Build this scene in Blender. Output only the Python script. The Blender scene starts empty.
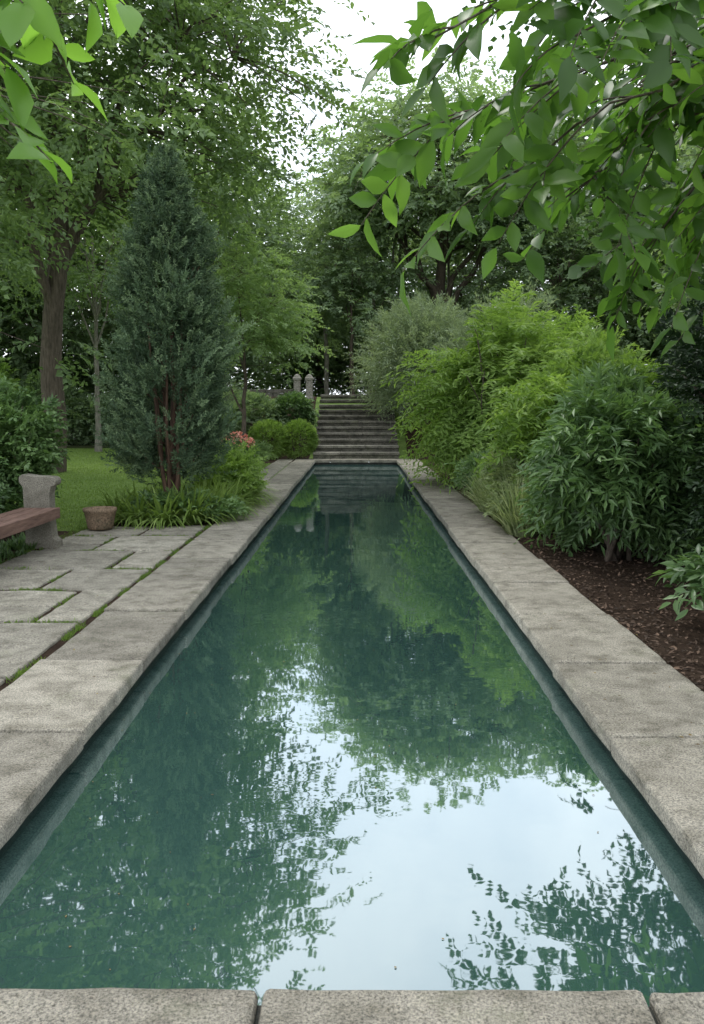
import bpy, bmesh, math
import numpy as np
from mathutils import Vector
R = np.random.default_rng(7)
sc = bpy.context.scene
col = sc.collection

# ------------------------------------------------------------------ helpers
def link(ob, parent=None):
    col.objects.link(ob)
    if parent: ob.parent = parent
    return ob
def empty(name, loc=(0,0,0)):
    e = bpy.data.objects.new(name, None); e.empty_display_size = .2; e.location = loc
    return link(e)
def nrm(a):
    return a/np.maximum(np.linalg.norm(a, axis=-1, keepdims=True), 1e-9)
def raw_mesh(name, V, F, tint=None, mat=None, smooth=False):
    me = bpy.data.meshes.new(name)
    V = np.asarray(V, dtype=np.float32); F = np.asarray(F, dtype=np.int32)
    n = F.shape[1]
    me.vertices.add(len(V)); me.vertices.foreach_set("co", V.ravel())
    me.loops.add(F.size); me.loops.foreach_set("vertex_index", F.ravel())
    me.polygons.add(len(F)); me.polygons.foreach_set("loop_start", np.arange(0, F.size, n, dtype=np.int32))
    me.update(calc_edges=True)
    if tint is not None:
        at = me.attributes.new("tint", 'FLOAT', 'POINT'); at.data.foreach_set("value", np.asarray(tint, dtype=np.float32))
    if mat: me.materials.append(mat)
    me.polygons.foreach_set("use_smooth", np.full(len(F), smooth))
    return me

def cat(parts):
    return [np.concatenate([p[i] for p in parts]) for i in range(6)]
def leaf_mesh(name, parts, mat, detail=0):
    P, D, N, L, W, T = cat(parts)
    D = nrm(D); S = nrm(np.cross(D, N)); N = nrm(np.cross(S, D))
    L = L[:, None]; W = W[:, None]; m = len(P)
    if detail == 0:
        V = np.stack([P, P+D*L*.42+S*W*.5+N*W*.12, P+D*L-N*L*.10, P+D*L*.42-S*W*.5+N*W*.12], 1)
        F = np.arange(4*m).reshape(m, 4)
        return raw_mesh(name, V.reshape(-1, 3), F, np.repeat(T, 4), mat)
    ts = [0, .10, .30, .55, .80, 1.0]; ws = [.04, .42, .92, 1.0, .5, .01]
    rows = []
    wav = R.uniform(-.06, .06, (m, 1)); dr = R.uniform(.08, .35, (m, 1))
    for i, (t, w) in enumerate(zip(ts, ws)):
        c = P+D*L*t-N*L*dr*t*t
        e = N*W*(.16*w)+N*W*wav*(1 if i % 2 else -1)
        rows += [c+S*W*.5*w+e, c, c-S*W*.5*w+e]
    V = np.stack(rows, 1); k = len(rows)
    f = []
    for i in range(len(ts)-1):
        a = 3*i
        f += [[a, a+1, a+4, a+3], [a+1, a+2, a+5, a+4]]
    f = np.array(f)
    F = (np.arange(m)[:, None, None]*k+f[None]).reshape(-1, 4)
    return raw_mesh(name, V.reshape(-1, 3), F, np.repeat(T, k), mat, True)

def blade_mesh(name, P, D, L, W, droop, T, mat, seg=4):
    m = len(P); D = nrm(D)
    S = nrm(np.cross(D, np.array([0, 0, 1.])+R.normal(0, .05, (m, 3))))
    rows = []
    for i in range(seg+1):
        t = i/seg
        c = P+D*(L*t)[:, None]; c = c.copy(); c[:, 2] -= droop*L*t*t*(1.2-D[:, 2])*1.6
        w = W*(1-t**2*.95)*.5
        rows += [c+S*w[:, None], c-S*w[:, None]]
    V = np.stack(rows, 1); k = len(rows)
    f = np.array([[2*i, 2*i+1, 2*i+3, 2*i+2] for i in range(seg)])
    F = (np.arange(m)[:, None, None]*k+f[None]).reshape(-1, 4)
    return raw_mesh(name, V.reshape(-1, 3), F, np.repeat(T, k), mat, True)

UP = np.array([0, 0, 1.])
def sprays(B, D, L, n, lL, lW, droop, T, roll=.35, spread=.8, jit=.25, both=False):
    m = len(B); D = nrm(D)
    t = (np.linspace(.12, 1, n)[None, :]+R.uniform(-.03, .03, (m, n)))
    pos = B[:, None]+D[:, None]*(L[:, None]*t)[..., None]
    pos[..., 2] -= droop*L[:, None]*t*t
    tan = np.repeat(D[:, None], n, 1).copy(); tan[..., 2] -= 2*droop*t; tan = nrm(tan)
    ref = UP+R.normal(0, roll, (m, 1, 3))
    side = nrm(np.cross(tan, ref)); nn = np.cross(side, tan)
    sg = np.where(np.arange(n) % 2 == 0, 1., -1.)[None, :, None]
    sp = np.full((1, n, 1), spread); sp[0, -1, 0] = .08
    ld = tan*.6+side*sg*sp+R.normal(0, jit, (m, n, 3))
    N = nn+R.normal(0, jit*1.2, (m, n, 3))
    k = m*n
    l = lL*R.uniform(.65, 1.2, k); w = lW*R.uniform(.7, 1.2, k)
    TT = np.clip(np.repeat(T, n)+R.normal(0, .12, k), 0, 1)
    return (pos.reshape(k, 3), ld.reshape(k, 3), N.reshape(k, 3), l, w, TT)

class Tubes:
    def __init__(s): s.V = []; s.F = []; s.n = 0
    def add(s, pts, rad, sides=7):
        pts = np.asarray(pts, float); k = len(pts)
        tan = nrm(np.gradient(pts, axis=0))
        ref = np.array([.31, .87, .2]); 
        a = nrm(np.cross(tan, ref)); b = np.cross(tan, a)
        th = np.linspace(0, 2*math.pi, sides, endpoint=False)
        ring = pts[:, None]+(a[:, None]*np.cos(th)[None, :, None]+b[:, None]*np.sin(th)[None, :, None])*np.asarray(rad)[:, None, None]
        s.V.append(ring.reshape(-1, 3))
        i = np.arange(k-1)[:, None]*sides; j = np.arange(sides)[None]; j2 = (j+1) % sides
        s.F.append((np.stack([i+j, i+j2, i+sides+j2, i+sides+j], -1)+s.n).reshape(-1, 4))
        s.n += k*sides
    def mesh(s, name, mat):
        return raw_mesh(name, np.concatenate(s.V), np.concatenate(s.F), None, mat, True)
def curve(p0, p1, bend, n=7, wob=.0):
    p0 = np.asarray(p0, float); p1 = np.asarray(p1, float); t = np.linspace(0, 1, n)[:, None]
    p = p0+(p1-p0)*t+np.asarray(bend, float)*(4*t*(1-t))
    if wob: p[1:-1] += R.normal(0, wob, (n-2, 3))
    return p

# ------------------------------------------------------------------ materials
def newmat(name):
    m = bpy.data.materials.new(name); m.use_nodes = True
    nt = m.node_tree; nt.nodes.clear()
    return m, nt, nt.nodes, nt.links
def ramp(N, pts):
    r = N.new('ShaderNodeValToRGB'); e = r.color_ramp.elements
    e[0].position, e[0].color = pts[0][0], (*pts[0][1], 1)
    e[1].position, e[1].color = pts[-1][0], (*pts[-1][1], 1)
    for p, c in pts[1:-1]:
        x = e.new(p); x.color = (*c, 1)
    return r
def leafmat(name, dark, mid, light, trans=.35, rough=.5, spec=.35):
    m, nt, N, K = newmat(name)
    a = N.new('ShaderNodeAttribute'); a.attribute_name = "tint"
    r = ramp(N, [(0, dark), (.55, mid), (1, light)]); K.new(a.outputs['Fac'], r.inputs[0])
    p = N.new('ShaderNodeBsdfPrincipled'); p.inputs['Roughness'].default_value = rough
    p.inputs['Specular IOR Level'].default_value = spec
    K.new(r.outputs[0], p.inputs['Base Color'])
    tr = N.new('ShaderNodeBsdfTranslucent')
    mx0 = N.new('ShaderNodeMix'); mx0.data_type = 'RGBA'; mx0.blend_type = 'MULTIPLY'; mx0.inputs[0].default_value = 1
    K.new(r.outputs[0], mx0.inputs[6]); mx0.inputs[7].default_value = (1.5, 1.55, .8, 1)
    K.new(mx0.outputs[2], tr.inputs[0])
    mx = N.new('ShaderNodeMixShader'); mx.inputs[0].default_value = trans
    K.new(p.outputs[0], mx.inputs[1]); K.new(tr.outputs[0], mx.inputs[2])
    o = N.new('ShaderNodeOutputMaterial'); K.new(mx.outputs[0], o.inputs[0])
    return m
def noise(N, K, vec, scale, detail=6, rough=.6):
    n = N.new('ShaderNodeTexNoise'); n.inputs['Scale'].default_value = scale
    n.inputs['Detail'].default_value = detail; n.inputs['Roughness'].default_value = rough
    K.new(vec, n.inputs['Vector']); return n
def mixc(N, K, fac, a, b, mode='MIX'):
    x = N.new('ShaderNodeMix'); x.data_type = 'RGBA'; x.blend_type = mode
    for s, v in ((0, fac), (6, a), (7, b)):
        if hasattr(v, 'is_output') or hasattr(v, 'links'): K.new(v, x.inputs[s])
        elif s == 0: x.inputs[0].default_value = v
        else: x.inputs[s].default_value = (*v, 1)
    return x.outputs[2]
def stonemat(name, c1, c2, stain, speck=90, moss=.25, bump=.5, rough=.85):
    m, nt, N, K = newmat(name)
    tc = N.new('ShaderNodeTexCoord'); v = tc.outputs['Object']
    n1 = noise(N, K, v, 1.3, 8, .7); r1 = ramp(N, [(.33, c1), (.66, c2)]); K.new(n1.outputs[0], r1.inputs[0])
    n2 = noise(N, K, v, 5.0, 10, .75); r2 = ramp(N, [(.46, (0, 0, 0)), (.64, (.95, .95, .95))]); K.new(n2.outputs[0], r2.inputs[0])
    ca = mixc(N, K, r2.outputs[0], r1.outputs[0], stain)
    n3 = noise(N, K, v, speck, 3, .8); r3 = ramp(N, [(.35, (.3, .3, .3)), (.5, (1, 1, 1)), (.68, (1.7, 1.66, 1.58))]); K.new(n3.outputs[0], r3.inputs[0])
    cb = mixc(N, K, .9, ca, r3.outputs[0], 'MULTIPLY')
    n5 = noise(N, K, v, 20, 6, .8); r5 = ramp(N, [(.32, (.42, .40, .36)), (.46, (1, 1, 1))]); K.new(n5.outputs[0], r5.inputs[0])
    cb = mixc(N, K, .85, cb, r5.outputs[0], 'MULTIPLY')
    a = N.new('ShaderNodeAttribute'); a.attribute_name = "tint"
    mr = N.new('ShaderNodeMapRange'); mr.inputs[3].default_value = .74; mr.inputs[4].default_value = 1.18
    K.new(a.outputs['Fac'], mr.inputs[0])
    cbm = N.new('ShaderNodeVectorMath'); cbm.operation = 'SCALE'; K.new(cb, cbm.inputs[0]); K.new(mr.outputs[0], cbm.inputs[3])
    n4 = noise(N, K, v, 2.6, 9, .75); r4 = ramp(N, [(.54, (0, 0, 0)), (.68, (moss, moss, moss))]); K.new(n4.outputs[0], r4.inputs[0])
    cc = mixc(N, K, r4.outputs[0], cbm.outputs[0], (.10, .11, .06))
    p = N.new('ShaderNodeBsdfPrincipled'); p.inputs['Roughness'].default_value = rough; p.inputs['Specular IOR Level'].default_value = .25
    K.new(cc, p.inputs['Base Color'])
    ad = N.new('ShaderNodeMath'); ad.operation = 'MULTIPLY_ADD'; ad.inputs[1].default_value = .35
    K.new(n3.outputs[0], ad.inputs[0]); K.new(n2.outputs[0], ad.inputs[2])
    b = N.new('ShaderNodeBump'); b.inputs['Strength'].default_value = bump; b.inputs['Distance'].default_value = .016
    K.new(ad.outputs[0], b.inputs['Height']); K.new(b.outputs[0], p.inputs['Normal'])
    o = N.new('ShaderNodeOutputMaterial'); K.new(p.outputs[0], o.inputs[0])
    return m
def groundmat(name, cols, scale=3, fine=60, bump=.6, dist=.03):
    m, nt, N, K = newmat(name)
    tc = N.new('ShaderNodeTexCoord'); v = tc.outputs['Object']
    n1 = noise(N, K, v, scale, 8, .7); r = ramp(N, [(.3, cols[0]), (.5, cols[1]), (.72, cols[2])]); K.new(n1.outputs[0], r.inputs[0])
    n2 = noise(N, K, v, fine, 5, .75); r2 = ramp(N, [(.3, (.4, .4, .4)), (.7, (1.4, 1.4, 1.4))]); K.new(n2.outputs[0], r2.inputs[0])
    c = mixc(N, K, .8, r.outputs[0], r2.outputs[0], 'MULTIPLY')
    p = N.new('ShaderNodeBsdfPrincipled'); p.inputs['Roughness'].default_value = .95; p.inputs['Specular IOR Level'].default_value = .1
    K.new(c, p.inputs['Base Color'])
    b = N.new('ShaderNodeBump'); b.inputs['Strength'].default_value = bump; b.inputs['Distance'].default_value = dist
    K.new(n2.outputs[0], b.inputs['Height']); K.new(b.outputs[0], p.inputs['Normal'])
    o = N.new('ShaderNodeOutputMaterial'); K.new(p.outputs[0], o.inputs[0])
    return m
def tintmat(name, a_, b_, rough=.8):
    m, nt, N, K = newmat(name)
    a = N.new('ShaderNodeAttribute'); a.attribute_name = "tint"
    r = ramp(N, [(0, a_), (1, b_)]); K.new(a.outputs['Fac'], r.inputs[0])
    p = N.new('ShaderNodeBsdfPrincipled'); p.inputs['Roughness'].default_value = rough
    K.new(r.outputs[0], p.inputs['Base Color'])
    o = N.new('ShaderNodeOutputMaterial'); K.new(p.outputs[0], o.inputs[0])
    return m
def barkmat(name, c1, c2, sc_=(9, 9, 1.6)):
    m, nt, N, K = newmat(name)
    tc = N.new('ShaderNodeTexCoord'); mp = N.new('ShaderNodeMapping'); mp.inputs['Scale'].default_value = sc_
    K.new(tc.outputs['Object'], mp.inputs[0])
    n1 = noise(N, K, mp.outputs[0], 2.2, 8, .7); r = ramp(N, [(.35, c1), (.65, c2)]); K.new(n1.outputs[0], r.inputs[0])
    p = N.new('ShaderNodeBsdfPrincipled'); p.inputs['Roughness'].default_value = .9; K.new(r.outputs[0], p.inputs['Base Color'])
    b = N.new('ShaderNodeBump'); b.inputs['Strength'].default_value = .8; b.inputs['Distance'].default_value = .03
    K.new(n1.outputs[0], b.inputs['Height']); K.new(b.outputs[0], p.inputs['Normal'])
    o = N.new('ShaderNodeOutputMaterial'); K.new(p.outputs[0], o.inputs[0])
    return m

M_cop = stonemat("coping_stone", (.22, .205, .17), (.36, .335, .285), (.125, .115, .09), 110, .5, .8)
M_pave = stonemat("flagstone", (.22, .205, .17), (.36, .34, .29), (.14, .13, .105), 80, .45, .6)
M_step = stonemat("step_stone", (.15, .14, .12), (.26, .245, .21), (.07, .07, .06), 40, .6, .6)
M_wall = stonemat("basin_stone", (.022, .024, .02), (.045, .045, .038), (.015, .016, .013), 40, .6, .6, .5)
M_urn = stonemat("urn_stone", (.30, .28, .25), (.42, .40, .36), (.18, .17, .14), 50, .3, .5)
M_terra = stonemat("planter_stone", (.17, .125, .085), (.28, .20, .14), (.10, .08, .055), 50, .4, .6)
M_bark = barkmat("bark", (.045, .035, .026), (.14, .11, .085))
M_barkr = barkmat("bark_reddish", (.04, .024, .016), (.14, .08, .052))
M_barkp = barkmat("bark_pale", (.13, .12, .10), (.30, .28, .24))
M_lawn = groundmat("lawn", [(.12, .19, .045), (.17, .26, .07), (.22, .32, .09)], 1.2, 45)
M_soil = groundmat("mulch_soil", [(.028, .018, .012), (.055, .036, .025), (.09, .062, .044)], 6, 55, .9, .04)
M_litter = groundmat("forest_floor", [(.03, .035, .015), (.055, .065, .028), (.09, .11, .045)], 1, 20)

LM = dict(
 near=leafmat("leaf_near", (.04, .095, .02), (.085, .175, .036), (.15, .27, .06), .55, .38, .5),
 nearb=leafmat("leaf_near_bright", (.08, .17, .03), (.14, .27, .05), (.20, .36, .08), .6, .38, .5),
 linden=leafmat("leaf_linden", (.03, .07, .02), (.06, .125, .035), (.10, .18, .05), .35, .45, .4),  # deeper green used for the linden leaves
 oak=leafmat("leaf_oak", (.08, .13, .055), (.13, .20, .085), (.20, .29, .13), .45),
 pale=leafmat("leaf_pale", (.12, .185, .08), (.19, .28, .12), (.27, .38, .18), .45),
 bg=leafmat("leaf_bg_haze", (.11, .165, .095), (.18, .255, .145), (.25, .34, .20), .45),  # far leaves made paler and greyer, distance haze painted into their colour
 conifer=leafmat("needle", (.04, .075, .042), (.10, .16, .085), (.20, .28, .15), .15, .55, .3),
 bright=leafmat("leaf_bright", (.10, .175, .04), (.18, .285, .065), (.28, .40, .12), .42),
 grey=leafmat("leaf_grey", (.13, .18, .11), (.21, .27, .17), (.31, .38, .25), .3),
 mid=leafmat("leaf_mid", (.045, .09, .032), (.09, .165, .058), (.16, .26, .095), .3, .4, .45),
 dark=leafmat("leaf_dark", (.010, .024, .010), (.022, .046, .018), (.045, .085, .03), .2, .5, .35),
 grass=leafmat("grass_blade", (.11, .18, .04), (.18, .27, .07), (.27, .37, .12), .4, .6, .2),
 varieg=leafmat("variegated_blade", (.13, .18, .07), (.24, .30, .14), (.42, .45, .28), .3, .5, .3))

# ------------------------------------------------------------------ terrain
def sm(x):
    x = np.clip(x, 0, 1); return x*x*(3-2*x)
def hgt(X, Y):
    X = np.asarray(X, float); Y = np.asarray(Y, float)
    a = 2.15*sm((Y-29.2)/6.3)*sm((X+7.5)/4.0)
    return a+.02*np.sin(X*1.3+Y*.7)*np.clip((np.abs(X)-4)/4, 0, 1)-.035
PX0, PX1, PY0, PY1 = -1.38, 1.25, 2.26, 28.0
def sheet(name, xs, ys, off, mat, hole=None):
    X, Y = np.meshgrid(xs, ys); Z = hgt(X, Y)+off
    V = np.stack([X, Y, Z], -1).reshape(-1, 3); nx = len(xs); F = []
    for j in range(len(ys)-1):
        for i in range(nx-1):
            cx = (xs[i]+xs[i+1])/2; cy = (ys[j]+ys[j+1])/2
            if hole and hole[0] < cx < hole[1] and hole[2] < cy < hole[3]: continue
            a = j*nx+i; F.append([a, a+1, a+nx+1, a+nx])
    return link(bpy.data.objects.new(name, raw_mesh(name, V, F, None, mat, True)))
hx0, hx1, hy0, hy1 = PX0-.2, PX1+.2, PY0-.2, PY1+.2
xs = np.unique(np.concatenate([[-300, -150, -80, -50, -30], np.linspace(-20, 20, 61), [30, 50, 80, 150, 300, hx0, hx1]]))
ys = np.unique(np.concatenate([[-60, -30, -12], np.linspace(-4, 48, 79), [55, 70, 100, 160, 300, hy0, hy1]]))
sheet("ground", xs, ys, 0, M_lawn, (hx0, hx1, hy0, hy1))
sheet("soil_bed", np.linspace(1.7, 14, 30), np.linspace(-1, 46, 70), .014, M_soil)
sheet("soil_bed", np.linspace(-3.7, -1.7, 12), np.linspace(12.1, 16.2, 12), .012, M_soil)
sheet("soil_bed", np.linspace(-9, -3.75, 14), np.linspace(3, 11.6, 14), .012, M_soil)
sheet("soil_bed", np.linspace(-7.5, -1.65, 16), np.linspace(26.5, 36, 20), .012, M_soil)
sheet("forest_floor", np.linspace(-60, 60, 61), np.linspace(37.5, 120, 41), .03, M_litter)

# ------------------------------------------------------------------ slabs
def box_bm(bm, x0, x1, y0, y1, z0, z1, rot=0.0, tint=.5, lay=None):
    cx, cy = (x0+x1)/2, (y0+y1)/2; c, s = math.cos(rot), math.sin(rot); vs = []
    for z in (z0, z1):
        for x, y in ((x0, y0), (x1, y0), (x1, y1), (x0, y1)):
            dx, dy = x-cx, y-cy
            v = bm.verts.new((cx+dx*c-dy*s, cy+dx*s+dy*c, z)); v[lay] = tint; vs.append(v)
    for f in ((3, 2, 1, 0), (4, 5, 6, 7), (0, 1, 5, 4), (1, 2, 6, 5), (2, 3, 7, 6), (3, 0, 4, 7)):
        bm.faces.new([vs[i] for i in f])
clouds = bpy.data.textures.new("chip", 'CLOUDS'); clouds.noise_scale = .12; clouds.noise_depth = 3
def slab_obj(name, boxes, mat, bevel=.018, sub=3, disp=.012, parent=None):
    bm = bmesh.new(); lay = bm.verts.layers.float.new("tint")
    for b in boxes: box_bm(bm, *b, lay=lay)
    me = bpy.data.meshes.new(name); bm.to_mesh(me); bm.free(); me.materials.append(mat)
    ob = link(bpy.data.objects.new(name, me), parent)
    m = ob.modifiers.new("b", 'BEVEL'); m.width = bevel; m.segments = 2; m.limit_method = 'ANGLE'
    if sub:
        m = ob.modifiers.new("s", 'SUBSURF'); m.subdivision_type = 'SIMPLE'; m.levels = sub; m.render_levels = sub
        m = ob.modifiers.new("d", 'DISPLACE'); m.texture = clouds; m.strength = disp; m.mid_level = .5; m.texture_coords = 'GLOBAL'
    return ob
def u(a, b): return float(R.uniform(a, b))
boxes = []
TH = .095
def side(x0, x1, ystart, step):
    y = ystart
    while y < PY1:
        L = step*u(.9, 1.12); y2 = min(y+L, PY1)
        if PY1-y2 < .5: y2 = PY1
        boxes.append((x0+u(-.012, .012), x1+u(-.012, .012), y+.011, y2-.011, -TH, u(-.010, .010), u(-.004, .004), u(0, 1)))
        y = y2
side(-2.05, PX0, 1.62, 1.33); side(PX1, 1.98, 1.75, 1.3)
xj = [-1.372, -.27, .80, 1.242]
for a, b in zip(xj[:-1], xj[1:]):
    boxes.append((a+.008, b-.008, 1.60, PY0, -TH, u(-.004, .004), 0, u(.1, .5)))
xj = [-2.05, -.9, .35, 1.98]
for a, b in zip(xj[:-1], xj[1:]):
    boxes.append((a+.006, b-.006, PY1+.006, PY1+.6, -TH, u(-.004, .004), 0, u(.2, .8)))
pool = empty("reflecting_pool")
slab_obj("stone_coping", boxes, M_cop, .018, 3, .018, pool)
b = .06; bx = []
bx.append((PX0-.3, PX0-b, PY0-.3, PY1+.3, -1.0, -TH-.012, 0, .5)); bx.append((PX1+b, PX1+.3, PY0-.3, PY1+.3, -1.0, -TH-.012, 0, .5))
bx.append((PX0-b+.002, PX1+b-.002, PY0-.3, PY0-b, -1.0, -TH-.012, 0, .5)); bx.append((PX0-b+.002, PX1+b-.002, PY1+b, PY1+.3, -1.0, -TH-.012, 0, .5))
bx.append((PX0-.28, PX1+.28, PY0-.28, PY1+.28, -1.1, -1.003, 0, .5))
slab_obj("basin_walls", bx, M_wall, .005, 0, 0, pool)
slab_obj("mortar", [(-2.03, PX0-.03, 1.7, PY1, -.085, -.035, 0, .5), (PX1+.03, 1.96, 1.8, PY1, -.085, -.035, 0, .5), (PX0, PX1, 1.63, PY0-.03, -.085, -.035, 0, .5)], M_wall, .002, 0, 0, pool)

# water
m, nt, N, K = newmat("pond_water")
tc = N.new('ShaderNodeTexCoord'); mp = N.new('ShaderNodeMapping'); mp.inputs['Scale'].default_value = (.8, 1.1, 1)
K.new(tc.outputs['Object'], mp.inputs[0])
n1 = noise(N, K, mp.outputs[0], 6, 2, .5); n2 = noise(N, K, mp.outputs[0], 1.3, 1, .5)
n3 = noise(N, K, mp.outputs[0], .45, 3, .6); r3 = ramp(N, [(.4, (.1, .1, .1)), (.65, (1, 1, 1))]); K.new(n3.outputs[0], r3.inputs[0])
mm = N.new('ShaderNodeMath'); mm.operation = 'MULTIPLY'; K.new(n1.outputs[0], mm.inputs[0]); K.new(r3.outputs[0], mm.inputs[1])
ad = N.new('ShaderNodeMath'); ad.operation = 'MULTIPLY_ADD'; ad.inputs[1].default_value = 2.0; K.new(n2.outputs[0], ad.inputs[0]); K.new(mm.outputs[0], ad.inputs[2])
bp = N.new('ShaderNodeBump'); bp.inputs['Strength'].default_value = 1; bp.inputs['Distance'].default_value = .0009; K.new(ad.outputs[0], bp.inputs['Height'])
gl = N.new('ShaderNodeBsdfGlossy'); gl.inputs['Roughness'].default_value = .018; gl.inputs['Color'].default_value = (.84, .93, .99, 1); K.new(bp.outputs[0], gl.inputs['Normal'])
df = N.new('ShaderNodeBsdfDiffuse'); df.inputs[0].default_value = (.032, .075, .067, 1)
lw = N.new('ShaderNodeLayerWeight'); lw.inputs[0].default_value = .5
mr = N.new('ShaderNodeMapRange'); mr.inputs[1].default_value = .35; mr.inputs[2].default_value = .95; mr.inputs[3].default_value = .265; mr.inputs[4].default_value = .74
K.new(lw.outputs['Facing'], mr.inputs[0])
mx = N.new('ShaderNodeMixShader'); K.new(mr.outputs[0], mx.inputs[0]); K.new(df.outputs[0], mx.inputs[1]); K.new(gl.outputs[0], mx.inputs[2])
o = N.new('ShaderNodeOutputMaterial'); K.new(mx.outputs[0], o.inputs[0])
WZ = -.155
W = [(PX0-.07, PY0-.07, WZ), (PX1+.07, PY0-.07, WZ), (PX1+.07, PY1+.07, WZ), (PX0-.07, PY1+.07, WZ)]
wat = link(bpy.data.objects.new("water", raw_mesh("water", W, [[0, 1, 2, 3]], None, m)))

# paving
pv = []
rows = [(1.2, 2.6), (2.6, 3.95), (3.95, 5.1), (5.1, 6.5), (6.5, 7.7), (7.7, 8.75), (8.75, 9.9), (9.9, 11.1), (11.1, 12.05)]
for i, (a, b_) in enumerate(rows):
    xa, xb = -2.10, -3.72
    sp = [-2.92, -2.62, -3.1, -2.8, -2.55][i % 5]+u(-.06, .06)
    g = .026
    pv.append((sp+g, xa-.02, a+g, b_-g+u(-.03, .02), -.12, u(-.02, -.006), u(-.018, .018), u(.1, 1)))
    if i % 3 == 1:
        mid = (a+b_)/2+u(-.1, .1)
        pv.append((xb+u(-.06, .05), sp-g, a+g, mid-g, -.12, u(-.022, -.008), u(-.02, .02), u(.2, 1)))
        pv.append((xb+u(-.06, .05), sp-g, mid+g, b_-g, -.12, u(-.022, -.008), u(-.02, .02), u(.2, 1)))
    else:
        pv.append((xb+u(-.06, .05), sp-g, a+g+u(-.05, .05), b_-g, -.12, u(-.022, -.008), u(-.018, .018), u(.1, 1)))
y = 15.9
while y < 28:
    y2 = y+u(.9, 1.3); pv.append((-2.62, -2.1, y+.02, y2-.02, -.12, u(-.022, -.008), u(-.01, .01), u(.2, 1))); y = y2
slab_obj("stone_paving", pv, M_pave, .016, 3, .018)
sheet("joint_soil", np.array([-3.78, -2.03]), np.linspace(1.1, 12.1, 12), .003, M_soil)

# steps
st = []
NS, RI, TR = 11, .2, .6
for i in range(NS):
    y0 = 28.75+i*TR; z1 = (i+1)*RI
    cuts = [-1.5, u(-.8, .5), 1.38]
    for a, b_ in zip(cuts[:-1], cuts[1:]):
        st.append((a+.004, b_-.004, y0-.03, y0+TR-.002+(.0 if i < NS-1 else 2), z1-.09, z1+u(-.006, .006), u(-.002, .002), u(0, 1)))
    st.append((-1.48, 1.36, y0+.03, y0+TR+.02, z1-.30, z1-.093, 0, .1))
slab_obj("stone_steps", st, M_step, .02, 2, .03)
wl = []
for c in range(3):
    x = -7.2
    while x < -2.7:
        x2 = min(x+u(.4, .7), -2.65); wl.append((x, x2-.01, 35.6, 35.95, 1.95+c*.16, 2.10+c*.16, 0, u(0, 1))); x = x2
slab_obj("stone_retaining_wall", wl, M_step, .015, 1, .01)

def lathe(name, prof, mat, sides=32, parent=None, loc=(0, 0, 0), sq=False):
    th = np.linspace(0, 2*math.pi, sides, endpoint=False)+(math.pi/4 if sq else 0); V = []
    for r, z in prof:
        V += [(r*math.cos(t), r*math.sin(t), z) for t in th]
    F = [[i*sides+j, i*sides+(j+1) % sides, (i+1)*sides+(j+1) % sides, (i+1)*sides+j] for i in range(len(prof)-1) for j in range(sides)]
    me = raw_mesh(name, V, F, np.full(len(V), .6), mat, not sq)
    ob = bpy.data.objects.new(name, me); ob.location = loc; return link(ob, parent)
for x in (-2.40, -1.92):
    lathe("stone_pillar", [(0, 0), (.22, 0), (.22, .14), (.18, .16), (.18, .80), (.23, .82), (.23, .90), (.19, .92), (.13, 1.0), (0, 1.05)], M_urn, 4, None, (x, 34.6, 1.95), True)

# bench
bench = empty("garden_bench", (0, 0, 0))
def extr(name, prof, y0, y1, mat, parent):
    bm = bmesh.new(); lay = bm.verts.layers.float.new("tint")
    a = [bm.verts.new((x, y0, z)) for x, z in prof]; b_ = [bm.verts.new((x, y1, z)) for x, z in prof]
    for v in a+b_: v[lay] = .2
    bm.faces.new(a); bm.faces.new(b_[::-1]); n = len(a)
    for i in range(n): bm.faces.new([a[i], b_[i], b_[(i+1) % n], a[(i+1) % n]])
    bmesh.ops.recalc_face_normals(bm, faces=bm.faces)
    me = bpy.data.meshes.new(name); bm.to_mesh(me); bm.free(); me.materials.append(mat)
    ob = link(bpy.data.objects.new(name, me), parent)
    m = ob.modifiers.new("b", 'BEVEL'); m.width = .015; m.segments = 2; m.limit_method = 'ANGLE'
    return ob
X0 = -3.98
prof = [(X0+.04, -.03), (X0+.44, -.03), (X0+.44, .06), (X0+.39, .10), (X0+.37, .30), (X0+.37, .62), (X0+.39, .70)]
for k in range(8):
    t = -math.pi/2+k*math.pi*1.0/7; prof.append((X0+.40+.055*math.cos(t), .765+.055*math.sin(t)))
prof += [(X0+.2, .83), (X0+.06, .85), (X0+.02, .82), (X0+.02, .76), (X0+.06, .70), (X0+.07, .10)]
for i, yy in enumerate((10.1, 7.3)):
    extr("stone_end_%d" % (i+1), prof, yy, yy+.2, M_pave, bench)
M_wood = barkmat("bench_wood", (.10, .055, .042), (.22, .13, .10), (9, 1.2, 9))
wd = [(X0+.03+i*.15, X0+.165+i*.15, 7.2, 10.13, .415, .46, 0, .5) for i in range(3)]
wd.append((X0+.445, X0+.485, 7.2, 10.12, .34, .465, 0, .5))
slab_obj("seat", wd, M_wood, .006, 0, 0, bench)
pot = empty("stone_planter", (0, 0, 0))
lathe("bowl", [(0, .02), (.15, .02), (.17, .05), (.19, .16), (.21, .25), (.225, .27), (.225, .31), (.195, .31), (.18, .27), (0, .27)], M_terra, 28, pot, (-3.5, 11.7, -.03))
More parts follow.
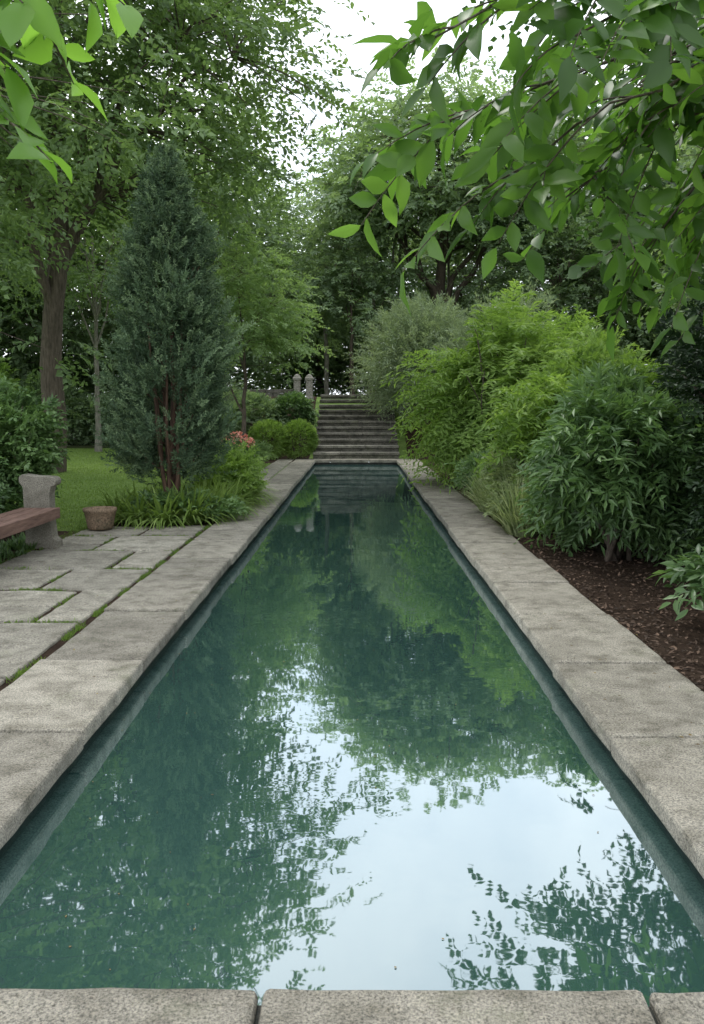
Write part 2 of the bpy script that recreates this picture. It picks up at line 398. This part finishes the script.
# ------------------------------------------------------------------ plants
def lobes(D, seed, amp):
    r = np.random.default_rng(seed); s = np.zeros(len(D))
    for f in (2, 3.5, 6):
        for _ in range(3):
            k = r.normal(0, f, 3); s += np.sin(D@k+r.uniform(0, 6))/f
    return 1+amp*s
def rdir(n, zmin=-1.):
    v = nrm(R.normal(0, 1, (int(n*4)+50, 3))); v = v[v[:, 2] > zmin]; return v[:n]
def shrub(name, c, r, ns, nl, lL, lW, mat, sL=.5, droop=.35, zmin=-.25, amp=.25, bias=.35, seed=1, roll=.4, spread=.8, tintb=.5, stems=8, detail=0, inner=.45):
    c = np.array(c, float); r = np.array(r, float)
    e = empty(name, (0, 0, 0))
    D = rdir(ns, zmin); q = lobes(D, seed, amp)
    rad = R.uniform(inner, 1.0, len(D))**.7
    B = c+D*r*(rad*q)[:, None]
    L = sL*R.uniform(.6, 1.2, len(D))
    B = B-nrm(D*r)*(L*.6)[:, None]
    B[:, 2] = np.maximum(B[:, 2], hgt(B[:, 0], B[:, 1])+.03)
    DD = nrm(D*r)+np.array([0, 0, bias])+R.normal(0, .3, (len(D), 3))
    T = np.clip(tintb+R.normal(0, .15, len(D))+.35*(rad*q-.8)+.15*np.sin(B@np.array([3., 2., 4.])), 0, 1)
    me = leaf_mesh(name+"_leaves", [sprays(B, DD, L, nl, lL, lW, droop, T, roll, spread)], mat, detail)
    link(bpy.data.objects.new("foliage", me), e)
    tb = Tubes(); g = hgt(c[0], c[1])
    for i in range(stems):
        d = rdir(1, .2)[0]; p1 = c+d*r*.8
        tb.add(curve((c[0]+u(-.15, .15), c[1]+u(-.15, .15), g-.05), p1, (0, 0, -.0)+R.normal(0, .06, 3)*r[0], 6), np.linspace(.03, .008, 6), 5)
    if stems: link(bpy.data.objects.new("stems", tb.mesh("stems", M_bark)), e)
    return e

def make_tree(name, base, cz, rx, ry, rz, ncl, ns, nl, clr, lL, lW, mat, tr=.3, bark=M_bark, amp=.2, seed=1, zmin=-.7, lean=(0, 0), tintb=.5, shell=.35, nlimb=9, flat=.45):
    e = empty(name, base)
    rr = np.array([rx, ry, rz]); C0 = np.array([lean[0], lean[1], cz])
    D = rdir(ncl, zmin); q = lobes(D, seed, amp)
    rad = (shell+(1-shell)*R.uniform(0, 1, ncl)**.6)*q
    C = C0+D*rr*rad[:, None]
    tb = Tubes()
    top = np.array([lean[0]*1.1, lean[1]*1.1, cz+rz*.55])
    tp = curve((0, 0, -.15), top, R.normal(0, .25, 3)*np.array([1, 1, 0]), 12, .05*tr*4)
    trr = tr*np.linspace(1, .12, 12); trr[0] *= 1.35
    tb.add(tp, trr, 10)
    limbs = []
    for i in range(nlimb):
        k = R.integers(4, 10); a = 2*math.pi*(i/nlimb)+u(-.3, .3)
        end = C0+np.array([math.cos(a)*rx*.7, math.sin(a)*ry*.7, u(-.35, .45)*rz])
        l = curve(tp[k-1], end, (0, 0, rz*.10), 9, .06*rx*.3); limbs.append(l)
        tb.add(l, trr[k-1]*.55*np.linspace(1, .15, 9), 7)
    LP = np.concatenate(limbs+[tp[5:]])
    for c in C:
        d = np.linalg.norm(LP-c, axis=1)+np.maximum(LP[:, 2]-c[2], 0)*.6; p = LP[d.argmin()]
        tb.add(curve(p, c, (0, 0, .08*rz*u(-.3, .6)), 5, .02), tr*.09*np.linspace(1, .25, 5), 4)
    link(bpy.data.objects.new("trunk", tb.mesh(name+"_trunk", bark)), e)
    k = ncl*ns; Ci = np.repeat(np.arange(ncl), ns)
    off = R.normal(0, 1, (k, 3))*np.array([1, 1, flat])*clr*.38
    B = C[Ci]+off
    out = nrm(C-C0)[Ci]
    DD = nrm(off+1e-3)*1.0+out*.55+np.array([0, 0, .05])+R.normal(0, .3, (k, 3)); DD[:, 2] *= .6
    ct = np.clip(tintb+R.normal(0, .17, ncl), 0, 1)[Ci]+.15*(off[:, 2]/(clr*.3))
    me = leaf_mesh(name+"_leaves", [sprays(B, DD, clr*R.uniform(.35, .8, k), nl, lL, lW, .28, np.clip(ct, 0, 1), .35, .8)], mat)
    link(bpy.data.objects.new("foliage", me), e)
    return e
def dup(src, name, loc, rot, s, parent=None):
    e = bpy.data.objects.new(name, None); link(e, parent); e.location = loc; e.rotation_euler[2] = rot
    e.scale = (s[0], s[0], s[1]) if isinstance(s, tuple) else (s, s, s)
    for ch in src.children:
        o_ = bpy.data.objects.new(ch.name.split('.')[0], ch.data); link(o_, e)
    return e

make_tree("oak_tree", (-8.2, 23.0, 0), 11.5, 6.0, 5.3, 7.6, 560, 13, 10, 1.4, .20, .12, LM['oak'], .33, M_bark, .14, 3, -.8, (.9, -.5), .6, .3, 12)
make_tree("maple_tree", (-9.3, 14.5, 0), 7.6, 4.7, 4.2, 5.6, 280, 13, 11, 1.1, .15, .085, LM['oak'], .2, M_bark, .2, 5, -.85, (.7, 0), .55, .3, 10)
make_tree("slender_tree", (-10.3, 34.5, 0), 8.5, 3.5, 3, 5, 120, 12, 11, 1.2, .19, .1, LM['pale'], .12, M_barkp, .2, 8, -.7)
make_tree("dogwood_tree", (-3.7, 27.0, 0), 4.3, 2.1, 2.0, 2.2, 110, 16, 12, .75, .13, .065, LM['pale'], .09, M_bark, .2, 9, -.6, (0, 0), .7, .3, 7, .3)
make_tree("elm_tree", (3.9, 44.0, 2.1), 9.6, 6.2, 5.0, 5.0, 320, 14, 11, 1.7, .28, .16, LM['bg'], .45, M_bark, .2, 12, -.38, (0, 0), .7, .3, 12)
make_tree("hornbeam_tree", (-.3, 42.5, 2.1), 5.0, 2.6, 2.2, 3.6, 100, 13, 11, 1.1, .2, .11, LM['bg'], .13, M_bark, .2, 14, -.5, (0, 0), .45)
make_tree("hornbeam_tree", (9.0, 41, 2.1), 5.2, 3.4, 2.6, 4.2, 140, 13, 11, 1.2, .2, .11, LM['bg'], .13, M_bark, .2, 15, -.7, (0, 0), .6)
make_tree("linden_tree", (8.3, 12.5, 0), 8.4, 4.5, 4.6, 4.2, 280, 13, 11, 1.15, .18, .11, LM['linden'], .28, M_bark, .22, 17, -.6, (-.7, 0), .5, .3, 10)
tb = Tubes()
for x, y, h, r_ in [(1.6, 45, 9, .11), (2.6, 47, 10, .14), (-1.6, 46, 9, .13), (6.3, 46, 9, .16), (.6, 49, 11, .16), (5.2, 48.5, 10, .12)]:
    z = float(hgt(x, y)); tb.add(curve((x, y, z-.2), (x+u(-.5, .5), y, z+h), (u(-.3, .3), 0, 0), 9, .05), r_*np.linspace(1.1, .4, 9), 8)
wood = empty("background_woodland")
link(bpy.data.objects.new("tall_trunks", tb.mesh("tall_trunks", M_barkp)), wood)
protos = [make_tree("woodland_tree", (-15.5, 44, 0), 10, 5.5, 5.5, 7.5, 230, 12, 11, 1.9, .34, .19, LM['bg'], .3, M_bark, .2, 31, -.9, (0, 0), .6, .25),
          make_tree("woodland_tree", (-8.0, 48, 0), 9.5, 4.8, 5.0, 7.5, 230, 12, 11, 1.8, .32, .18, LM['bg'], .3, M_bark, .2, 32, -.9, (0, 0), .6, .25),
          make_tree("woodland_tree", (13.0, 46, 2), 9.5, 5.8, 5.5, 7.0, 230, 12, 11, 1.9, .34, .19, LM['bg'], .3, M_bark, .2, 33, -.9, (0, 0), .65, .25)]
for p in protos: p.parent = wood
spots = [(-2.3, 56, .80), (8.5, 60, 1.0), (18, 50, 1.05), (-23, 40, 1.1), (-13, 60, 1.1), (2.6, 63, .86), (22, 38, 1.05),
         (15.5, 31, .9), (-21, 50, 1.0), (-30, 54, 1.2), (26, 60, 1.2), (-5, 72, .95), (-19, 27, .95), (18, 14, .9)]
for i, (x, y, s) in enumerate(spots):
    dup(protos[i % 3], "woodland_tree", (x, y, float(hgt(x, y))), u(0, 6.28), (s, s*u(.86, .95)), wood)
und = shrub("woodland_understorey", (-16, 39.5, .9), (3.2, 2, 2.4), 1300, 11, .22, .12, LM['bg'], .9, .3, -.3, .25, .3, 41, tintb=.55)
und.parent = wood
for x, y, s in [(-11, 41, .9), (-6.5, 39.5, .7), (-20.5, 38, 1.2), (-17, 47, 1.7), (-10, 49, 1.5), (-25, 47, 1.8), (-2, 57, 1.2), (6, 60, 1.3), (16, 46, 1.5)]:
    e = bpy.data.objects.new("understorey_shrub", None); link(e, wood)
    e.scale = (s, s, s); z = float(hgt(x, y)); e.location = (x+16*s, y-39.5*s, z)
    for ch in und.children: link(bpy.data.objects.new(ch.name.split('.')[0], ch.data), e)

# conifer ------------------------------------------------------------
con = empty("columnar_conifer")
cx, cy, H0, H1 = -2.76, 12.9, .62, 5.12
nt_ = 560
t = R.uniform(0, 1, nt_); a = R.uniform(0, 2*math.pi, nt_)
def prof_r(t): return .86*np.minimum(1, (t/.16+.3)**.6)*np.clip(1-((t-.22)/.80).clip(0)**1.9, 0, 1)**.75+.02
z = H0+(H1-H0)*t
lob = 1+.08*np.sin(a*5+z*2.2)+.07*np.sin(a*3-z*4.5+1)+R.normal(0, .08, nt_)
rad = np.maximum(prof_r(t)*lob*np.where(R.random(nt_) < .72, 1, R.uniform(.4, .9, nt_))-.12, 0)
dv = np.abs(np.cos(a)*rad+.0); ga = .22*np.clip((2.2-z)/1.2, 0, 1)**.6
keep = ~((dv < ga) & (np.sin(a) < .4))
t, a, z, rad = t[keep], a[keep], z[keep], rad[keep]; nt_ = len(t)
Ct = np.stack([cx+np.cos(a)*rad, cy+np.sin(a)*rad, z], 1); Dt = np.stack([np.cos(a), np.sin(a), np.full(nt_, .7)], 1)
Tt = R.normal(0, .18, nt_)
k = 11; ci = np.repeat(np.arange(nt_), k); ns = len(ci)
off = R.normal(0, 1, (ns, 3))*.085
B = Ct[ci]+off; DD = nrm(Dt[ci])*.9+nrm(off)*.75+UP*.35+R.normal(0, .15, (ns, 3))
Ls = R.uniform(.14, .30, ns)*np.clip(1.15-t[ci]*.45, .5, 1); B -= nrm(DD)*(Ls*.4)[:, None]
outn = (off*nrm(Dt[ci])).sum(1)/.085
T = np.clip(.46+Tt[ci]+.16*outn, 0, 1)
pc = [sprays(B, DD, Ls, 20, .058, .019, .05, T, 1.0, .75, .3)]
n2 = 1500; t2 = R.uniform(.06, .95, n2); a2 = R.uniform(0, 6.283, n2); r2 = prof_r(t2)*np.sqrt(R.uniform(0, .5, n2)); z2 = H0+(H1-H0)*t2
B2 = np.stack([cx+np.cos(a2)*r2, cy+np.sin(a2)*r2, z2-.1], 1)
kp = ~((np.abs(B2[:, 0]-cx) < .2*np.clip((2.2-z2)/1.2, 0, 1)**.6) & (np.sin(a2) < .4))
B2, a2 = B2[kp], a2[kp]; n2 = len(B2)
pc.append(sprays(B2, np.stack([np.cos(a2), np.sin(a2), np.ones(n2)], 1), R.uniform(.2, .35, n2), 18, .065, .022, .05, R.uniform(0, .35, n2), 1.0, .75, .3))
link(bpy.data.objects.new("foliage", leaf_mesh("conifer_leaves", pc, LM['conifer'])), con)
tb = Tubes()
for i in range(7):
    a0 = i*.9+.3; p1 = (cx+math.cos(a0)*.30, cy-.1+math.sin(a0)*.3, u(2.4, 3.2)); p0 = (cx+math.cos(a0)*.06, cy-.1+math.sin(a0)*.06, -.05)
    tb.add(curve(p0, p1, (math.cos(a0)*.02, math.sin(a0)*.02, 0), 9, .012), np.linspace(.036, .014, 9), 8)
tb.add(curve((cx, cy, 0), (cx, cy, 4.8), (.05, 0, 0), 9, .01), np.linspace(.06, .01, 9), 8)
for i in range(60):
    a0 = u(0, 6.28); zz = u(.6, 3.8); rr_ = float(prof_r(np.array([max((zz+.4-H0)/(H1-H0), 0)]))[0])*.75
    tb.add(curve((cx+math.cos(a0)*.08, cy+math.sin(a0)*.08, zz), (cx+math.cos(a0)*rr_, cy+math.sin(a0)*rr_, zz+.45), (0, 0, -.05), 5, .01), np.linspace(.016, .005, 5), 5)
link(bpy.data.objects.new("stems", tb.mesh("conifer_stems", M_barkr)), con)

def clump(name, cs, n, L, W, mat, droop=.6, spr=.35, bias=1.0, tb_=.5, seg=4, tl=(.1, 1.)):
    e = empty(name); Ps = []; Ds = []; Ls = []; Ts = []
    for (x, y, s) in cs:
        k = int(n*s); a = R.uniform(0, 6.283, k); r = spr*s*np.sqrt(R.uniform(0, 1, k))
        px = x+np.cos(a)*r; py = y+np.sin(a)*r
        Ps.append(np.stack([px, py, hgt(px, py)+.01], 1))
        a2 = a+R.normal(0, .7, k); tilt = R.uniform(tl[0], tl[1], k)
        Ds.append(np.stack([np.cos(a2)*tilt, np.sin(a2)*tilt, np.full(k, bias)], 1)); Ls.append(L*s**.5*R.uniform(.6, 1.2, k)); Ts.append(np.clip(tb_+R.normal(0, .25, k), 0, 1))
    P = np.concatenate(Ps); 
    me = blade_mesh(name+"_blades", P, np.concatenate(Ds), np.concatenate(Ls), W*R.uniform(.6, 1.2, len(P)), droop, np.concatenate(Ts), mat, seg)
    link(bpy.data.objects.new("blades", me), e); return e
cs = [(-3.5, 12.6, .9), (-3.15, 12.35, 1), (-2.75, 12.2, 1), (-2.4, 12.35, 1.1), (-2.2, 12.8, 1.2), (-3.3, 13.1, 1), (-2.9, 13.5, 1), (-2.4, 13.5, 1.1), (-2.1, 13.4, 1.2), (-2.15, 14.0, 1.3), (-2.6, 14.2, 1.3), (-2.1, 14.7, 1.3), (-3.2, 14.0, 1.1), (-2.0, 15.3, 1.2), (-2.5, 15.2, 1.2)]
clump("daylily_bed", cs, 210, .80, .040, LM['grass'], .85, .12, .9, .6, 8, (.25, 1.1))
shrub("low_shrub", (-2.25, 14.9, .38), (.6, .9, .60), 700, 10, .09, .036, LM['bright'], .3, .3, -.3, seed=51, stems=0, tintb=.65)
shrub("low_shrub", (-2.6, 12.5, .12), (.95, .45, .28), 420, 10, .09, .04, LM['mid'], .25, .3, -.2, seed=52, stems=0, tintb=.7)
shrub("hedge_shrub", (-4.9, 9.6, .55), (.75, 2.0, .75), 1800, 11, .08, .045, LM['mid'], .28, .3, -.5, .2, .4, 61, tintb=.45)
shrub("hedge_shrub", (-4.95, 11.9, 1.0), (.95, 1.0, 1.05), 1600, 11, .09, .05, LM['mid'], .35, .3, -.7, .25, .4, 62, tintb=.7)
shrub("hedge_shrub", (-6.2, 13.6, 1.5), (1.2, 1.3, 1.2), 1200, 11, .11, .06, LM['bright'], .45, .3, -.5, .25, .4, 63, tintb=.4)
clump("ivy_groundcover", [(-3.95+u(-.25, .15), u(7.8, 10.9), .5) for _ in range(24)], 110, .16, .025, LM['mid'], .3, .28)
for i, (x, y, r_) in enumerate([(-2.95, 27.6, .68), (-1.95, 27.9, .62)]):
    shrub("boxwood_bush", (x-.0, y+1.0, .62), (r_, r_, .64), 1700, 10, .05, .028, LM['bright'] , .16, .1, -.9, .06, .3, 71+i, tintb=.5, inner=.7)
for i, (x, y, z, a_, b_, m_) in enumerate([(-3.6, 31.2, 1.4, 1.1, .9, 'bg'), (-2.3, 31.5, 1.5, .8, .7, 'mid'), (-4.9, 30.2, .9, 1.2, 1.0, 'bg'), (-5.6, 33, 1.6, 1.3, 1.2, 'bg')]):
    shrub("bank_shrub", (x, y, z), (a_, a_, b_), 900, 10, .1, .05, LM[m_], .3, .25, -.6, .2, .3, 81+i, tintb=.55, stems=4)
# flower urn
urn = empty("flower_urn")
ux, uy = -2.85, 20.5
lathe("urn", [(0, 0), (.24, 0), (.24, .08), (.14, .12), (.10, .2), (.16, .27), (.32, .40), (.40, .52), (.44, .54), (.44, .58), (.38, .58), (.34, .5), (0, .5)], M_urn, 32, urn, (ux, uy, -.04))
D = rdir(260, .0); B = np.array([ux, uy, .5])+D*np.array([.3, .3, .12])
link(bpy.data.objects.new("leaves", leaf_mesh("urn_leaves", [sprays(B, D+UP*.6, R.uniform(.15, .35, 260), 8, .09, .05, .2, R.uniform(.3, .8, 260))], LM['mid'])), urn)
M_fl = tintmat("petals", (.65, .16, .10), (.80, .50, .40), .6)
D = rdir(80, .1); C = np.array([ux, uy, .68])+D*np.array([.42, .42, .38]); C = np.repeat(C, 9, 0); dd = nrm(R.normal(0, 1, (len(C), 3))+UP*.4)
link(bpy.data.objects.new("blossoms", leaf_mesh("blossoms", [(C, dd, R.normal(0, 1, (len(C), 3)), np.full(len(C), .06), np.full(len(C), .05), R.uniform(0, 1, len(C)))], M_fl)), urn)
shrub("perennial_shrub", (-3.1, 24.2, .35), (.7, 1.3, .5), 700, 10, .08, .04, LM['pale'], .25, .25, -.3, seed=91, stems=0)

# right border
shrub("silver_willow_shrub", (2.6, 32.2, 3.1), (2.35, 2.2, 2.6), 4000, 14, .17, .036, LM['grey'], .95, .25, -.75, .25, .5, 101, roll=.8, spread=.5, tintb=.6, stems=14)
shrub("silver_willow_shrub", (4.4, 27.5, 2.2), (1.9, 2.0, 2.6), 2600, 14, .16, .036, LM['grey'], .8, .25, -.75, .25, .5, 102, roll=.8, spread=.5, tintb=.55, stems=10)
shrub("feathery_sumac_shrub", (3.05, 18.0, 1.85), (1.85, 2.3, 2.0), 2300, 17, .18, .050, LM['bright'], 1.0, .5, -.8, .34, .3, 103, roll=.25, spread=1.1, tintb=.6, stems=14, inner=.3)
shrub("feathery_sumac_shrub", (4.9, 21.5, 2.1), (1.8, 2.0, 2.3), 1500, 15, .18, .050, LM['bright'], 1.0, .5, -.8, .3, .3, 104, roll=.25, spread=1.1, tintb=.55)
shrub("laurel_shrub", (3.30, 13.0, 1.25), (1.15, 1.6, 1.4), 2000, 13, .14, .052, LM['bright'], .6, .4, -.8, .28, .5, 105, tintb=.4, spread=.7)
shrub("oleander_shrub", (2.80, 9.4, 1.0), (.80, 1.2, 1.1), 1800, 13, .145, .042, LM['mid'], .5, .4, -.85, .28, .5, 106, roll=.6, tintb=.6, spread=.65, stems=14)
clump("variegated_perennial", [(2.12, 11.2, 1.0), (2.25, 12.0, 1.1), (2.2, 12.8, 1.1), (2.4, 11.6, 1.1), (2.12, 13.6, 1)], 420, 1.0, .022, LM['varieg'], .75, .18, 1.2, .5, 8)
shrub("border_perennial", (2.25, 12.4, .45), (.4, 1.3, .5), 600, 12, .10, .04, LM['varieg'], .3, .3, -.3, seed=112, stems=0, tintb=.25)
shrub("border_perennial", (2.35, 15.3, .4), (.5, .9, .5), 700, 12, .1, .03, LM['mid'], .3, .3, -.3, seed=107, stems=0)
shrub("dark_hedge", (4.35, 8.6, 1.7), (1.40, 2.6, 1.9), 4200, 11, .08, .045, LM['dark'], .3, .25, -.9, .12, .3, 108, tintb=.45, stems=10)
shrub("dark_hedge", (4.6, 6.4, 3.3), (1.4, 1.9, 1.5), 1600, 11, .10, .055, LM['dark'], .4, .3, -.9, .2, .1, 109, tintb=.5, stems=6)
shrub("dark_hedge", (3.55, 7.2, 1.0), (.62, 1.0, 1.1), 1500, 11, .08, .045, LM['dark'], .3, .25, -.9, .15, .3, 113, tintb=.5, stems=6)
shrub("hosta_plant", (2.72, 6.3, .32), (.36, .45, .36), 160, 9, .13, .04, LM['mid'], .34, .35, -.1, seed=110, tintb=.5, detail=1, stems=0)
shrub("hosta_plant", (2.95, 5.3, .2), (.35, .4, .3), 130, 9, .12, .04, LM['mid'], .3, .35, -.1, seed=111, tintb=.4, detail=1, stems=0)

# ---------------------------------------------------------- near overhanging branches
def overhang(name, trunk, limbs, leafL, leafW, mat, seed_r=.16, subL=(.3, .7), nl=9, tintb=.5):
    e = empty(name); tb = Tubes(); tb.add(trunk, np.linspace(seed_r, seed_r*.5, len(trunk)), 12)
    parts = []
    for (p0, p1, bend, ns_) in limbs:
        l = curve(p0, p1, bend, 14, .018); tb.add(l, np.linspace(.020, .004, 14), 7)
        k = ns_; ti = R.uniform(.3, 1, k); idx = ti*13; i0 = np.clip(idx.astype(int), 0, 12); f = (idx-i0)[:, None]
        B = l[i0]*(1-f)+l[i0+1]*f; tan = nrm(l[i0+1]-l[i0])
        sd = np.cross(tan, UP)*np.where(R.random(k) > .5, 1, -1)[:, None]
        DD = nrm(tan*.8+sd*R.uniform(.3, 1.0, (k, 1))+R.normal(0, .25, (k, 3))+np.array([0, 0, -.1]))
        L = R.uniform(subL[0], subL[1], k)
        for j in range(k):
            tt = np.linspace(0, 1, 6)[:, None]; q = B[j]+DD[j]*L[j]*tt; q[:, 2] -= (.3*L[j]*tt*tt)[:, 0]
            tb.add(q, np.linspace(.005, .002, 6), 5)
        parts.append(sprays(B, DD, L, nl, leafL, leafW, .3, np.clip(tintb+R.normal(0, .2, k), 0, 1), .3, .75, .3))
    link(bpy.data.objects.new("branches", tb.mesh(name+"_branches", M_bark)), e)
    link(bpy.data.objects.new("leaves", leaf_mesh(name+"_leaves", parts, mat, 1)), e)
    return e
trunk = curve((4.2, 3.6, -.1), (3.6, 4.4, 4.8), (.15, 0, 0), 10, .02)
S = np.array([3.3, 4.6, 3.9])
tips = [((.28, 3.5, 3.00), 9), ((.35, 3.9, 2.82), 12), ((.58, 4.2, 2.62), 13), ((1.0, 4.4, 2.62), 13), ((1.5, 5.0, 2.38), 13), ((1.7, 4.6, 2.45), 13), ((.75, 3.6, 3.0), 12), ((.5, 3.5, 3.12), 10), ((1.25, 4.0, 2.85), 13), ((1.6, 3.6, 2.92), 12),
        ((1.2, 5.4, 3.0), 13), ((1.8, 5.8, 2.75), 13), ((1.0, 5.6, 3.5), 12), ((1.5, 5.2, 3.35), 13), ((2.2, 5.0, 2.55), 14), ((2.5, 5.8, 2.45), 13), ((2.0, 4.2, 3.05), 14), ((2.3, 6.6, 3.05), 13), ((1.8, 6.4, 2.6), 12), ((2.6, 7.2, 2.85), 13), ((1.4, 6.2, 4.0), 12), ((2.0, 6.8, 3.8), 12), ((.95, 3.9, 2.8), 11)]
limbs = [(S+R.normal(0, .15, 3), t_, (0, 0, .12), n_) for t_, n_ in tips]
limbs += [(np.array(trunk[-2]), S+np.array([-.2, 0, 0]), (0, 0, 0), 1)]
overhang("overhanging_beech_tree", trunk, limbs, .178, .076, LM['near'], .16, (.28, .6), 11, .5)
trunk = curve((-3.2, .9, -.1), (-2.6, 1.5, 4.2), (-.1, 0, 0), 10, .02)
S = np.array([-2.2, 1.75, 3.0])
limbs = [(S, t_, (0, 0, .06), n_) for t_, n_ in [((-.66, 2.2, 2.62), 7), ((-.84, 2.1, 2.42), 8), ((-.88, 2.15, 2.30), 8), ((-1.0, 2.2, 2.55), 8), ((-.80, 2.3, 2.62), 7)]]
limbs.append((np.array(trunk[-3]), S, (0, 0, 0), 1))
overhang("overhanging_hazel_tree", trunk, limbs, .15, .072, LM['nearb'], .12, (.16, .30), 7, .6)

# ---------------------------------------------------------- lawn grass, joints, mulch, litter
k = 80000
yy = 11+26*R.uniform(0, 1, k)**1.4; xx = R.uniform(-16, -2.65, k)
ok = ~((yy < 16) & (xx > -3.7)) & ~((yy > 26.5) & (xx > -6.5)) & ~((yy < 11.8) & (xx > -4.6))
xx, yy = xx[ok], yy[ok]; k = len(xx)
P = np.stack([xx, yy, hgt(xx, yy)-.005], 1); D = R.normal(0, .35, (k, 3))+UP
link(bpy.data.objects.new("lawn_grass", leaf_mesh("lawn_grass", [(P, D, R.normal(0, 1, (k, 3)), R.uniform(.03, .05, k), R.uniform(.012, .022, k), np.clip(.65+R.normal(0, .2, k)+.2*np.sin(xx*1.1+yy*.6), 0, 1))], LM['grass'])))
js = []
def joint(x0, y0, x1, y1, n, w=.02, th=-.1):
    t_ = R.uniform(0, 1, n); f = np.sin(t_*9+x0*7+y0*3)+.6*np.sin(t_*31+y0) > R.uniform(-.3, 1.3, n)+th
    t_ = t_[f]; js.append(np.stack([x0+(x1-x0)*t_+R.normal(0, w, len(t_)), y0+(y1-y0)*t_+R.normal(0, w, len(t_)), np.full(len(t_), -.035)], 1))
for i, (a, b_) in enumerate(rows):
    joint(-2.09, a, -2.09, b_, 900, .014, .1); joint(-3.7, a, -2.1, a, 1300, .016)
for b_ in pv[:18]: joint(b_[0]-.02, b_[2], b_[0]-.02, b_[3], 500, .014)
joint(-3.78, 2, -3.78, 12, 4000, .05, -1)
P = np.concatenate(js); k = len(P)
link(bpy.data.objects.new("joint_grass", leaf_mesh("joint_grass", [(P, R.normal(0, .6, (k, 3))+UP, R.normal(0, 1, (k, 3)), R.uniform(.015, .055, k), R.uniform(.005, .011, k), np.clip(R.normal(.1, .2, k), 0, 1))], LM['grass'])))
k = 26000
yy = 2+24*R.uniform(0, 1, k)**2; xx = 1.99+R.uniform(0, 1, k)**1.3*4
P = np.stack([xx, yy, hgt(xx, yy)+.014+R.uniform(0, .025, k)], 1); D = R.normal(0, 1, (k, 3)); D[:, 2] *= .3
M_chip = tintmat("bark_chips", (.03, .018, .011), (.17, .11, .075), .9)
link(bpy.data.objects.new("bark_mulch", leaf_mesh("bark_mulch", [(P, D, UP+R.normal(0, .35, (k, 3)), R.uniform(.02, .06, k), R.uniform(.012, .03, k), R.uniform(0, 1, k)**1.6)], M_chip)))
M_lit = tintmat("dry_leaves", (.07, .04, .02), (.22, .17, .06), .8)
k = 420
side_ = R.random(k) > .45
xx = np.where(side_, R.uniform(-3.6, -1.45, k), R.uniform(1.35, 1.98, k)); yy = 1.8+18*R.uniform(0, 1, k)**1.5
P = np.stack([xx, yy, np.full(k, .014)], 1); D = R.normal(0, 1, (k, 3)); D[:, 2] = 0
link(bpy.data.objects.new("leaf_litter", leaf_mesh("leaf_litter", [(P, D, UP+R.normal(0, .15, (k, 3)), R.uniform(.012, .04, k), R.uniform(.008, .018, k), R.uniform(0, 1, k))], M_lit)))
k = 170
P = np.stack([R.uniform(PX0, PX1, k), 2.4+20*R.uniform(0, 1, k)**1.3, np.full(k, WZ+.003)], 1); D = R.normal(0, 1, (k, 3)); D[:, 2] = 0
link(bpy.data.objects.new("floating_leaves", leaf_mesh("floating_leaves", [(P, D, np.tile(UP, (k, 1)), R.uniform(.006, .02, k), R.uniform(.004, .010, k), R.uniform(.3, 1, k))], M_lit)))

# ------------------------------------------------------------------ world, sun, camera
w = bpy.data.worlds.new("World"); sc.world = w; w.use_nodes = True
N = w.node_tree.nodes; K = w.node_tree.links; N.clear()
sky = N.new('ShaderNodeTexSky'); sky.sky_type = 'NISHITA'; sky.sun_disc = False
sky.sun_elevation = math.radians(58); sky.sun_rotation = math.radians(-35); sky.dust_density = 2
hs = N.new('ShaderNodeHueSaturation'); hs.inputs['Saturation'].default_value = .45; K.new(sky.outputs[0], hs.inputs['Color'])
tc = N.new('ShaderNodeTexCoord')
n1 = noise(N, K, tc.outputs['Generated'], 2.6, 6, .55)
r = ramp(N, [(.35, (10.5, 11.6, 13.0)), (.62, (15.0, 15.4, 15.8))]); K.new(n1.outputs[0], r.inputs[0])
c = mixc(N, K, .9, hs.outputs[0], r.outputs[0])
bg = N.new('ShaderNodeBackground'); bg.inputs['Strength'].default_value = .15; K.new(c, bg.inputs[0])
o = N.new('ShaderNodeOutputWorld'); K.new(bg.outputs[0], o.inputs[0])
sun = bpy.data.lights.new("sun", 'SUN'); sun.energy = 1.5; sun.angle = math.radians(14); sun.color = (1, .97, .9)
so = link(bpy.data.objects.new("sun", sun))
el, az = math.radians(58), math.radians(-35)
d = Vector((math.sin(az)*math.cos(el), math.cos(az)*math.cos(el), math.sin(el)))
so.rotation_euler = d.to_track_quat('Z', 'Y').to_euler(); so.location = (0, 0, 30)

cam = bpy.data.cameras.new("camera"); cam.sensor_fit = 'VERTICAL'; cam.sensor_height = 36; cam.lens = 30.6
cam.clip_start = .05; cam.clip_end = 1000
co = link(bpy.data.objects.new("camera", cam)); co.location = (0, 0, 1.6); co.rotation_euler = (math.radians(90-6.7), 0, math.radians(.4))
sc.camera = co
sc.view_settings.view_transform = 'Standard'; sc.view_settings.look = 'None'; sc.view_settings.exposure = 0
